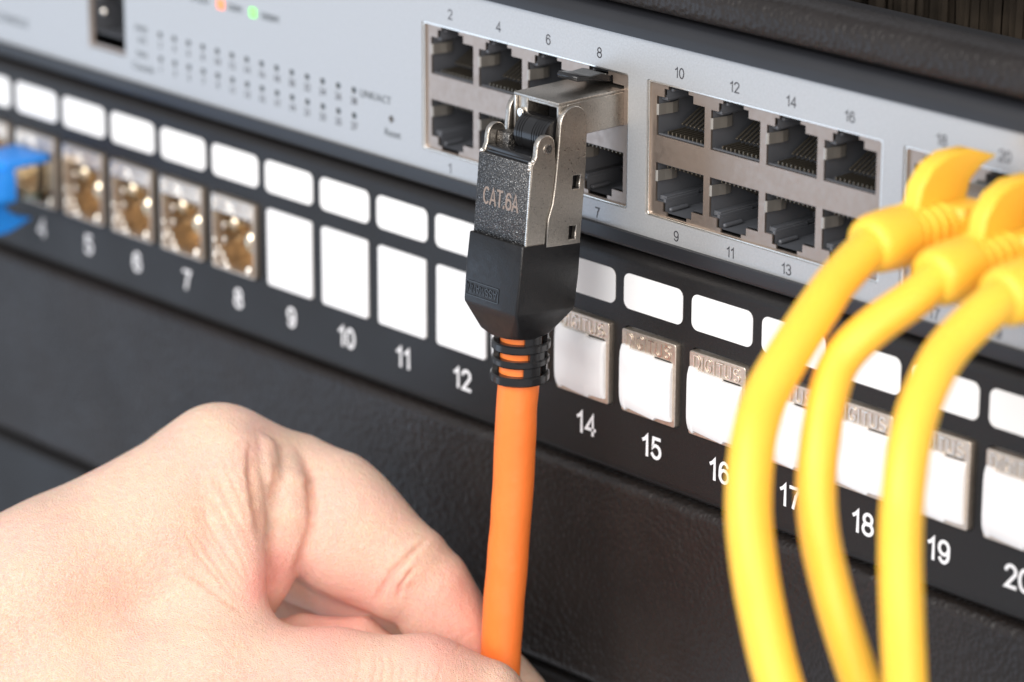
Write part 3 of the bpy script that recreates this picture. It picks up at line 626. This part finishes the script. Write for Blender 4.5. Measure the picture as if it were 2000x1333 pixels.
for z, y in ((41.2, -21.9), (40.8, -21.9), (41.5, -21.2), (40.1, -22.0)):
    bmesh.ops.create_icosphere(bm, subdivisions=2, radius=.42 * MM, matrix=TB @ Matrix.Translation(Vector((26.1, y, z)) * MM) @ Matrix.Diagonal((1, 1.2, .8, 1)))
bmesh.ops.create_icosphere(bm, subdivisions=2, radius=.5 * MM, matrix=TB @ Matrix.Translation(Vector((13.1, -21.6, 41.0)) * MM))
OCADD(from_bm('casting_burr', bm, 'chrome', None, 60))
# ---- boot
def sect(xc, yc, hx, hy, r, z, n=4):
    return [(x, y, z) for x, y in rrect(xc - hx, xc + hx, yc - hy, yc + hy, r, n)]
S = [sect(19.6, -15.75, 7.05, 7.05, .35, 26.2), sect(19.6, -15.75, 7.1, 7.12, .35, 26.0), sect(19.55, -15.8, 7.2, 7.25, .4, 20), sect(19.5, -15.9, 7.05, 7.2, .45, 14.0), sect(19.5, -15.95, 7.0, 7.1, .5, 13.4),
     sect(19.5, -16.1, 6.4, 6.3, .8, 11.9), sect(19.5, -16.4, 5.1, 4.9, 1.8, 8.9), sect(19.5, -16.4, 4.7, 4.6, 4.0, 8.1)]
bm = bmesh.new(); loft(bm, S)
bmesh.ops.transform(bm, matrix=TB, verts=bm.verts)
OCADD(from_bm('boot', bm, 'boot', None, 24))
me = stroke_mesh('ASSMANN', 1.6, .2, .16, .2, .95)
me.transform(TB @ Matrix.Translation(Vector((17.3, -23.02, 16.1)) * MM) @ Matrix.Rotation(math.radians(2.5), 4, 'X') @ Matrix.Rotation(math.pi, 4, 'Y'))
OCADD(link('embossed_lettering', me, 'gloss'))
me = plate_mesh('logo_frame', rrect(13.0, 21.6, 14.7, 17.5, .2, 2), [rrect(13.2, 21.4, 14.9, 17.3, .15, 2)], .4, -23.2)
me.transform(TB); OCADD(link('logo_frame', me, 'gloss'))
# ---- strain relief: three rings joined by ribs, local axis through (19.5, ~-18)
CXo = 19.4
def cyz(z): return -18.45 - .055 * (5 - z)
bm = bmesh.new()
def band(z0_, z1_, ro, ri, seg=40, sq=.0):
    secs = []
    for rr, zz in ((ri, z0_), (ro - .25, z0_), (ro, z0_ + .25), (ro, z1_ - .25), (ro - .25, z1_), (ri, z1_)):
        secs.append([(CXo + rr * math.cos(2 * math.pi * k / seg), cyz(zz) + rr * math.sin(2 * math.pi * k / seg), zz) for k in range(seg)])
    secs.append(secs[0])
    R = [[bm.verts.new(Vector(p) * MM) for p in s] for s in secs[:-1]]; R.append(R[0])
    for a, b in zip(R, R[1:]):
        for k in range(seg): bm.faces.new((a[k], a[(k + 1) % seg], b[(k + 1) % seg], b[k]))
band(5.7, 7.3, 5.35, 4.0); band(3.0, 4.3, 5.25, 4.0); band(-.3, 1.35, 5.4, 4.0)
for ang, hw in ((200, 26), (345, 20), (90, 60)):
    seg = 8
    for zA, zB, off in ((7.25, 9.0, 0), (4.25, 5.75, 12), (1.3, 3.05, 0)):
        secs = []
        for k in range(seg + 1):
            a = math.radians(ang + off + hw * (2 * k / seg - 1)); c, s = math.cos(a), math.sin(a)
            secs.append([(CXo + 4.0 * c, cyz(zA) + 4.0 * s, zA), (CXo + 4.95 * c, cyz(zA) + 4.95 * s, zA), (CXo + 4.95 * c, cyz(zB) + 4.95 * s, zB), (CXo + 4.0 * c, cyz(zB) + 4.0 * s, zB)])
        loft(bm, secs)
bmesh.ops.recalc_face_normals(bm, faces=bm.faces)
OCADD(from_bm('strain_relief', bm, 'gloss', None, 40))
ORANGE[0][1] = cyz(2)
OCADD(from_bm('cable_jacket', tube_mesh('j', [(CXo, cyz(9), 9)] + [[CXo, p[1], p[2]] for p in ORANGE], 3.78, 32, 10, .011), 'orange', None, 180))

# ================================================================== YELLOW CABLES AND BLUE CABLE
def patch_cord(name, label, xc, zc, pts, mt, group, flip=1, latch_mat=None, droop=0., rad=3.3, hook=True, tag='network cable'):
    t = thing(name, label, tag, (xc, 0, zc), group)
    T = Matrix.Translation(Vector((xc, 0, zc)) * MM) @ Matrix.Rotation(math.radians(droop), 4, 'X') @ Matrix.Diagonal((1, 1, flip, 1))
    def A(o): return adopt(o, t)
    bm_ = bmesh.new(); bbox(bm_, -5.8, 5.8, -9, 7, -3.4, 3.2, .3, 2, T); 
    A(from_bm('plug_body', bm_, 'clear', None, 40))
    A(box('plug_shield', 'gold' if mt == 'blue' else 'nickel', None, -5.85, 5.85, -11.5, -1.3, -3.5, 3.3, .3, 2, T))
    if mt == 'blue':
        A(box('top_cover', 'blue', None, -6.2, 6.2, -13, -1.4, -5.2, -3.55, .5, 3, T))
        A(box('release_lever', 'teal', None, -2.5, 2.5, -12, -1.5, 4.4, 5.2, .3, 2, T @ Matrix.Rotation(math.radians(6), 4, 'X')))
    bm_ = bmesh.new()
    def sec(y, hx, hz, r, n=6): return [(x, y, z) for x, z in rrect(-hx, hx, -hz, hz, r, n)]
    S_ = [sec(-10.5, 6.2, 4.2, 1.5), sec(-16, 6.2, 4.3, 1.8)]
    y = -16.6
    for i in range(4):
        hh = 4.7 - .12 * i; hx_ = 5.6 - .25 * i
        S_ += [sec(y, hx_, hh - .1, 3.4 ), sec(y - 1.0, hx_, hh, 3.6), sec(y - 1.2, hx_ - .55, hh - .55, 3.2), sec(y - 1.7, hx_ - .55, hh - .55, 3.2)]; y -= 1.9
    S_ += [sec(y, 4.5, 4.5, 4.3), sec(y - .3, 5.0, 5.0, 4.8), sec(y - 3.0, 4.95, 4.95, 4.75), sec(y - 6.4, 4.7, 4.7, 4.5), sec(y - 7.8, 4.2, 4.2, 4.0), sec(y - 8.3, 3.4, 3.4, 3.2)]
    loft(bm_, S_); bmesh.ops.transform(bm_, matrix=T, verts=bm_.verts)
    A(from_bm('boot', bm_, mt, None, 50))
    if hook:
        hk = [(a, b - 48.4) for a, b in HOOK]
        hk[0] = (hk[0][0], 2.5); hk[-1] = (hk[-1][0], 2.5)
        bm_ = bmesh.new(); loft(bm_, [[(xx, a, b) for a, b in hk] for xx in (-1.7, 1.7)])
        bmesh.ops.transform(bm_, matrix=T, verts=bm_.verts)
        o_ = A(from_bm('latch_hook', bm_, latch_mat or mt, None, 35))
        bv_ = o_.modifiers.new('bevel', 'BEVEL'); bv_.width = .5 * MM; bv_.segments = 3
        o2 = o_
    A(from_bm('cable_jacket', tube_mesh('j', pts, rad, 28, 8), mt, None, 180))
    return t
G = 'yellow network cables in the right port block'
patch_cord('yellow_patch_cable', 'yellow network cable nearest the orange one, hanging across number 16 of the patch panel', 114.1, 48.6, [(114.1, -24, 48.5), (114.3, -31, 48.4)] + CABLE1, 'yellow', G, rad=lambda t: 3.2 + .35 * min(1, t * 2))
patch_cord('yellow_patch_cable', 'middle yellow network cable, hanging between numbers 17 and 18', 127.6, 47.4, [(127.5, -22, 47.4), (127.5, -28, 47.0)] + CABLE2, 'yellow', G, droop=2, rad=3.15)
patch_cord('yellow_patch_cable', 'rightmost yellow network cable, hanging between numbers 18 and 19', 141.1, 47.4, [(141.1, -22, 47.4), (141.1, -28, 47.0)] + CABLE3, 'yellow', G, droop=2, rad=3.3)
patch_cord('blue_patch_cable', 'blue network cable plugged into the keystone jack above number 4 at the left edge', -155.9, -1.0,
           [(-155.9, -22, -1), (-155.9, -34, -1), (-157, -48, -4), (-160, -58, -12), (-163, -63, -24), (-165, -65, -42), (-165, -66, -70)], 'blue', None, flip=-1)

# ================================================================== HAND
def build_hand(step=0.8):
    O_ = np.array((19.3, -21.0, -50.0)); B = np.array(HB)          # hand frame: right, up, towards the viewer
    lo = np.array((-160., -46., -62.)); hi = np.array((14., 58., 26.))
    n = np.ceil((hi - lo) / step).astype(int) + 1
    ax = [lo[i] + step * np.arange(n[i]) for i in range(3)]
    prims = []
    for k, ch in HAND:
        if len(ch) == 1: ch = ch + ch
        for a, b in zip(ch, ch[1:]): prims.append((k, np.array(a[:3]), np.array(b[:3]), a[3], b[3]))
    def cap(P, a, b, ra, rb):
        ab = b - a; L2 = ab @ ab + 1e-9
        t = np.clip(((P[..., 0] - a[0]) * ab[0] + (P[..., 1] - a[1]) * ab[1] + (P[..., 2] - a[2]) * ab[2]) / L2, 0, 1)
        d = np.sqrt((P[..., 0] - a[0] - t * ab[0]) ** 2 + (P[..., 1] - a[1] - t * ab[1]) ** 2 + (P[..., 2] - a[2] - t * ab[2]) ** 2)
        return d - (ra + (rb - ra) * t)
    def smin(a, b, k):
        if k <= 0: return np.minimum(a, b)
        h_ = np.maximum(k - np.abs(a - b), 0) / k
        return np.minimum(a, b) - h_ * h_ * k * .25
    def field(P):
        f_ = np.full(P.shape[:-1], 14., P.dtype)
        for k, a, b, ra, rb in prims: f_ = smin(f_, cap(P, a, b, ra, rb), k)
        return f_
    F = np.full(n, 14., np.float32)
    for k, a, b, ra, rb in prims:
        R_ = max(ra, rb) + 12
        i0 = np.clip(np.floor((np.minimum(a, b) - R_ - lo) / step).astype(int), 0, n); i1 = np.clip(np.ceil((np.maximum(a, b) + R_ - lo) / step).astype(int) + 1, 0, n)
        if (i1 <= i0).any(): continue
        g = np.stack(np.meshgrid(*[ax[i][i0[i]:i1[i]].astype(np.float32) for i in range(3)], indexing='ij'), -1)
        s = tuple(slice(i0[i], i1[i]) for i in range(3))
        F[s] = smin(F[s], cap(g, a.astype(np.float32), b.astype(np.float32), ra, rb).astype(np.float32), k)
    F[0] = 5; F[-1] = 5; F[:, 0] = 5; F[:, -1] = 5; F[:, :, 0] = 5; F[:, :, -1] = 5     # closes the form at the grid walls
    # ---- surface nets
    ins = F < 0
    c = ins[:-1, :-1, :-1].astype(np.int8)
    cnt = np.zeros(tuple(n - 1), np.int8)
    for dx in (0, 1):
        for dy in (0, 1):
            for dz in (0, 1): cnt += ins[dx:n[0] - 1 + dx, dy:n[1] - 1 + dy, dz:n[2] - 1 + dz]
    act = (cnt > 0) & (cnt < 8); ci = np.argwhere(act); idx = np.full(act.shape, -1, np.int64); idx[act] = np.arange(len(ci))
    V = np.zeros((len(ci), 3)); W_ = np.zeros(len(ci))
    for d in range(3):
        o1, o2 = [q for q in range(3) if q != d]
        for p in (0, 1):
            for q in (0, 1):
                off = np.zeros(3, int); off[o1] = p; off[o2] = q
                a = ci + off; b = a.copy(); b[:, d] += 1
                fa = F[tuple(a.T)]; fb = F[tuple(b.T)]; m_ = (fa < 0) != (fb < 0)
                t = np.where(m_, fa / (fa - fb + 1e-12), 0)
                P = off + np.zeros((len(ci), 3)); P[:, d] += t
                V[m_] += P[m_]; W_[m_] += 1
    V = lo + (ci + V / W_[:, None]) * step
    Q = []
    for d in range(3):
        o1, o2 = (d + 1) % 3, (d + 2) % 3
        sl = [slice(0, None)] * 3; a = F.take(range(n[d] - 1), d); b = F.take(range(1, n[d]), d)
        cr = np.argwhere((a < 0) != (b < 0)); cr = cr[(cr[:, o1] > 0) & (cr[:, o2] > 0)]
        sgn = a[tuple(cr.T)] < 0
        q = []
        for p, r_ in ((0, 0), (1, 0), (1, 1), (0, 1)):
            e = cr.copy(); e[:, o1] -= p; e[:, o2] -= r_; q.append(idx[tuple(np.minimum(e, np.array(act.shape) - 1).T)])
        q = np.stack(q, 1); q[~sgn] = q[~sgn][:, ::-1]; Q.append(q)
    Q = np.concatenate(Q); Q = Q[(Q >= 0).all(1)][:, ::-1]
    # ---- linear subdivision
    def subdiv(V, Q):
        E = np.concatenate([Q[:, [0, 1]], Q[:, [1, 2]], Q[:, [2, 3]], Q[:, [3, 0]]]); E.sort(1)
        key = E[:, 0].astype(np.int64) * len(V) + E[:, 1]; uk, inv = np.unique(key, return_inverse=True)
        em = (V[uk // len(V)] + V[uk % len(V)]) / 2; fm = V[Q].mean(1)
        nV = len(V); nE = len(uk); m_ = len(Q); e = inv.reshape(4, m_).T + nV; fc = np.arange(m_) + nV + nE
        q = np.concatenate([np.stack([Q[:, i], e[:, i], fc, e[:, (i - 1) % 4]], 1) for i in range(4)])
        return np.concatenate([V, em, fm]), q
    def grad(V, h_=.08):
        f0 = field(V); g = np.stack([field(V + np.eye(3)[i] * h_) - f0 for i in range(3)], 1) / h_
        return f0, g / np.maximum(np.linalg.norm(g, axis=1, keepdims=True), 1e-6)
    def relax(V, Q, amt, it):
        for _ in range(it):
            s = np.zeros_like(V); w_ = np.zeros(len(V))
            for a, b in ((0, 1), (1, 2), (2, 3), (3, 0)):
                for p, q in ((a, b), (b, a)):
                    w_ += np.bincount(Q[:, p], minlength=len(V))
                    for i in range(3): s[:, i] += np.bincount(Q[:, p], weights=V[Q[:, q], i], minlength=len(V))
            V = V + amt * (s / w_[:, None] - V)
        return V
    inner = (V > lo + 1.5 * step).all(1) & (V < hi - 1.5 * step).all(1)
    f0, g = grad(V); V = np.where(inner[:, None], V - g * np.clip(f0, -.5, .5)[:, None], V)
    V, Q = subdiv(V, Q)
    inner = (V > lo + 1.5 * step).all(1) & (V < hi - 1.5 * step).all(1)
    f0, g = grad(V); V = np.where(inner[:, None], V - g * np.clip(f0, -.5, .5)[:, None], V)
    V = relax(V, Q, .5, 3)
    f0, g = grad(V, .3)
    # ---- creases and soft lumps
    rs = np.random.RandomState(3)
    disp = np.zeros(len(V))
    for i in range(26):
        kk = rs.normal(size=3) * (.10 + .16 * rs.rand()); disp += .035 * np.sin(V @ kk + rs.rand() * 6.28)
    cre = np.zeros(len(V))
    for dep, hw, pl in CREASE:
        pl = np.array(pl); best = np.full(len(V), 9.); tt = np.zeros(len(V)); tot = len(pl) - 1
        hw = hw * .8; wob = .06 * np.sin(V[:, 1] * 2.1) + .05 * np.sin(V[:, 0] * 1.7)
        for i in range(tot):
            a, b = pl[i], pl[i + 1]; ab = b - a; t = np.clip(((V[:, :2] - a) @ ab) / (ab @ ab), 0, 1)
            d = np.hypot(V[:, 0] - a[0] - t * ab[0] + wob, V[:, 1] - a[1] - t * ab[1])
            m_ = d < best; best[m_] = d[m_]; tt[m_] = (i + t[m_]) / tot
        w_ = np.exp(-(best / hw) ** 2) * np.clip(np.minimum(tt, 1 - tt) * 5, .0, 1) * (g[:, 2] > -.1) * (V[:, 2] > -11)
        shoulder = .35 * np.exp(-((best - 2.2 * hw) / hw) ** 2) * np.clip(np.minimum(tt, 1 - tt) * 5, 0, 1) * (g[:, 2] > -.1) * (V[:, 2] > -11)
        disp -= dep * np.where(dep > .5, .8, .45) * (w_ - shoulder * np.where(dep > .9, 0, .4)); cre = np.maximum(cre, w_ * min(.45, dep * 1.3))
    V = V + g * disp[:, None]
    Wd = (O_ + V @ B) * MM
    me_ = bpy.data.meshes.new('hand')
    me_.vertices.add(len(Wd)); me_.vertices.foreach_set('co', Wd.astype(np.float32).ravel())
    me_.loops.add(len(Q) * 4); me_.loops.foreach_set('vertex_index', Q.astype(np.int32).ravel())
    me_.polygons.add(len(Q)); me_.polygons.foreach_set('loop_start', np.arange(len(Q), dtype=np.int32) * 4)
    try: me_.polygons.foreach_set('loop_total', np.full(len(Q), 4, np.int32))
    except Exception: pass
    me_.update(calc_edges=True); me_.validate()
    me_.shade_smooth()
    fl = np.zeros(len(V))
    for u_, v_, r_, a_ in FLUSH: fl += a_ * np.exp(-((V[:, 0] - u_) ** 2 + (V[:, 1] - v_) ** 2) / r_ ** 2) * (g[:, 2] > -.4)
    at = me_.attributes.new('flush', 'FLOAT', 'POINT'); at.data.foreach_set('value', np.clip(fl, 0, 1).astype(np.float32))
    at = me_.attributes.new('crease', 'FLOAT', 'POINT'); at.data.foreach_set('value', cre.astype(np.float32))
    return me_
def skin_material():
    m = bpy.data.materials.new('skin'); m.use_nodes = True; nt = m.node_tree; N = nt.nodes; L = nt.links; b = N['Principled BSDF']
    tc = N.new('ShaderNodeTexCoord')
    def noise(s, d, r=.6):
        n_ = N.new('ShaderNodeTexNoise'); n_.inputs['Scale'].default_value = s; n_.inputs['Detail'].default_value = d; n_.inputs['Roughness'].default_value = r
        L.new(tc.outputs['Object'], n_.inputs['Vector']); return n_
    n1 = noise(70, 7, .7); r1 = N.new('ShaderNodeValToRGB'); L.new(n1.outputs[0], r1.inputs[0])
    e = r1.color_ramp.elements; e[0].position = .34; e[0].color = (.77, .565, .42, 1); e[1].position = .68; e[1].color = (.80, .50, .41, 1)
    n2 = noise(700, 4); mr = N.new('ShaderNodeMapRange'); mr.inputs[1].default_value = .3; mr.inputs[2].default_value = .7; mr.inputs[3].default_value = .95; mr.inputs[4].default_value = 1.05
    L.new(n2.outputs[0], mr.inputs[0])
    sc_ = N.new('ShaderNodeVectorMath'); sc_.operation = 'SCALE'; L.new(r1.outputs[0], sc_.inputs[0]); L.new(mr.outputs[0], sc_.inputs['Scale'])
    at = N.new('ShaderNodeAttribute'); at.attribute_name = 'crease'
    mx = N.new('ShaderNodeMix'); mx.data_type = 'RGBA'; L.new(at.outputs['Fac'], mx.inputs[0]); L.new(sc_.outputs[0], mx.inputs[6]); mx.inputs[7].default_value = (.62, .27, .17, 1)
    a2 = N.new('ShaderNodeAttribute'); a2.attribute_name = 'flush'
    m2 = N.new('ShaderNodeMix'); m2.data_type = 'RGBA'; L.new(a2.outputs['Fac'], m2.inputs[0]); L.new(mx.outputs[2], m2.inputs[6]); m2.inputs[7].default_value = (.86, .42, .35, 1)
    L.new(m2.outputs[2], b.inputs['Base Color'])
    b.inputs['Roughness'].default_value = .48; b.inputs['Specular IOR Level'].default_value = .4
    b.inputs['Subsurface Weight'].default_value = .55; b.inputs['Subsurface Radius'].default_value = (1, .38, .2); b.inputs['Subsurface Scale'].default_value = .0022
    v = N.new('ShaderNodeTexVoronoi'); v.feature = 'DISTANCE_TO_EDGE'; v.inputs['Scale'].default_value = 1700; L.new(tc.outputs['Object'], v.inputs['Vector'])
    n3 = noise(900, 6)
    mp = N.new('ShaderNodeMapping'); mp.inputs['Scale'].default_value = (1, 1, 3.0); mp.inputs['Rotation'].default_value = (.3, .4, .2)
    L.new(tc.outputs['Object'], mp.inputs[0]); L.new(mp.outputs[0], v.inputs['Vector'])
    ad = N.new('ShaderNodeMath'); ad.operation = 'ADD'; L.new(v.outputs[0], ad.inputs[0]); L.new(n3.outputs[0], ad.inputs[1])
    bp = N.new('ShaderNodeBump'); bp.inputs['Distance'].default_value = .00026; L.new(ad.outputs[0], bp.inputs['Height']); L.new(bp.outputs[0], b.inputs['Normal'])
    return m
hand_me = build_hand()
hs_ = thing('person', 'bare left hand of a person pinching the orange cable between thumb and index finger', 'person', (-90, -95, -95))
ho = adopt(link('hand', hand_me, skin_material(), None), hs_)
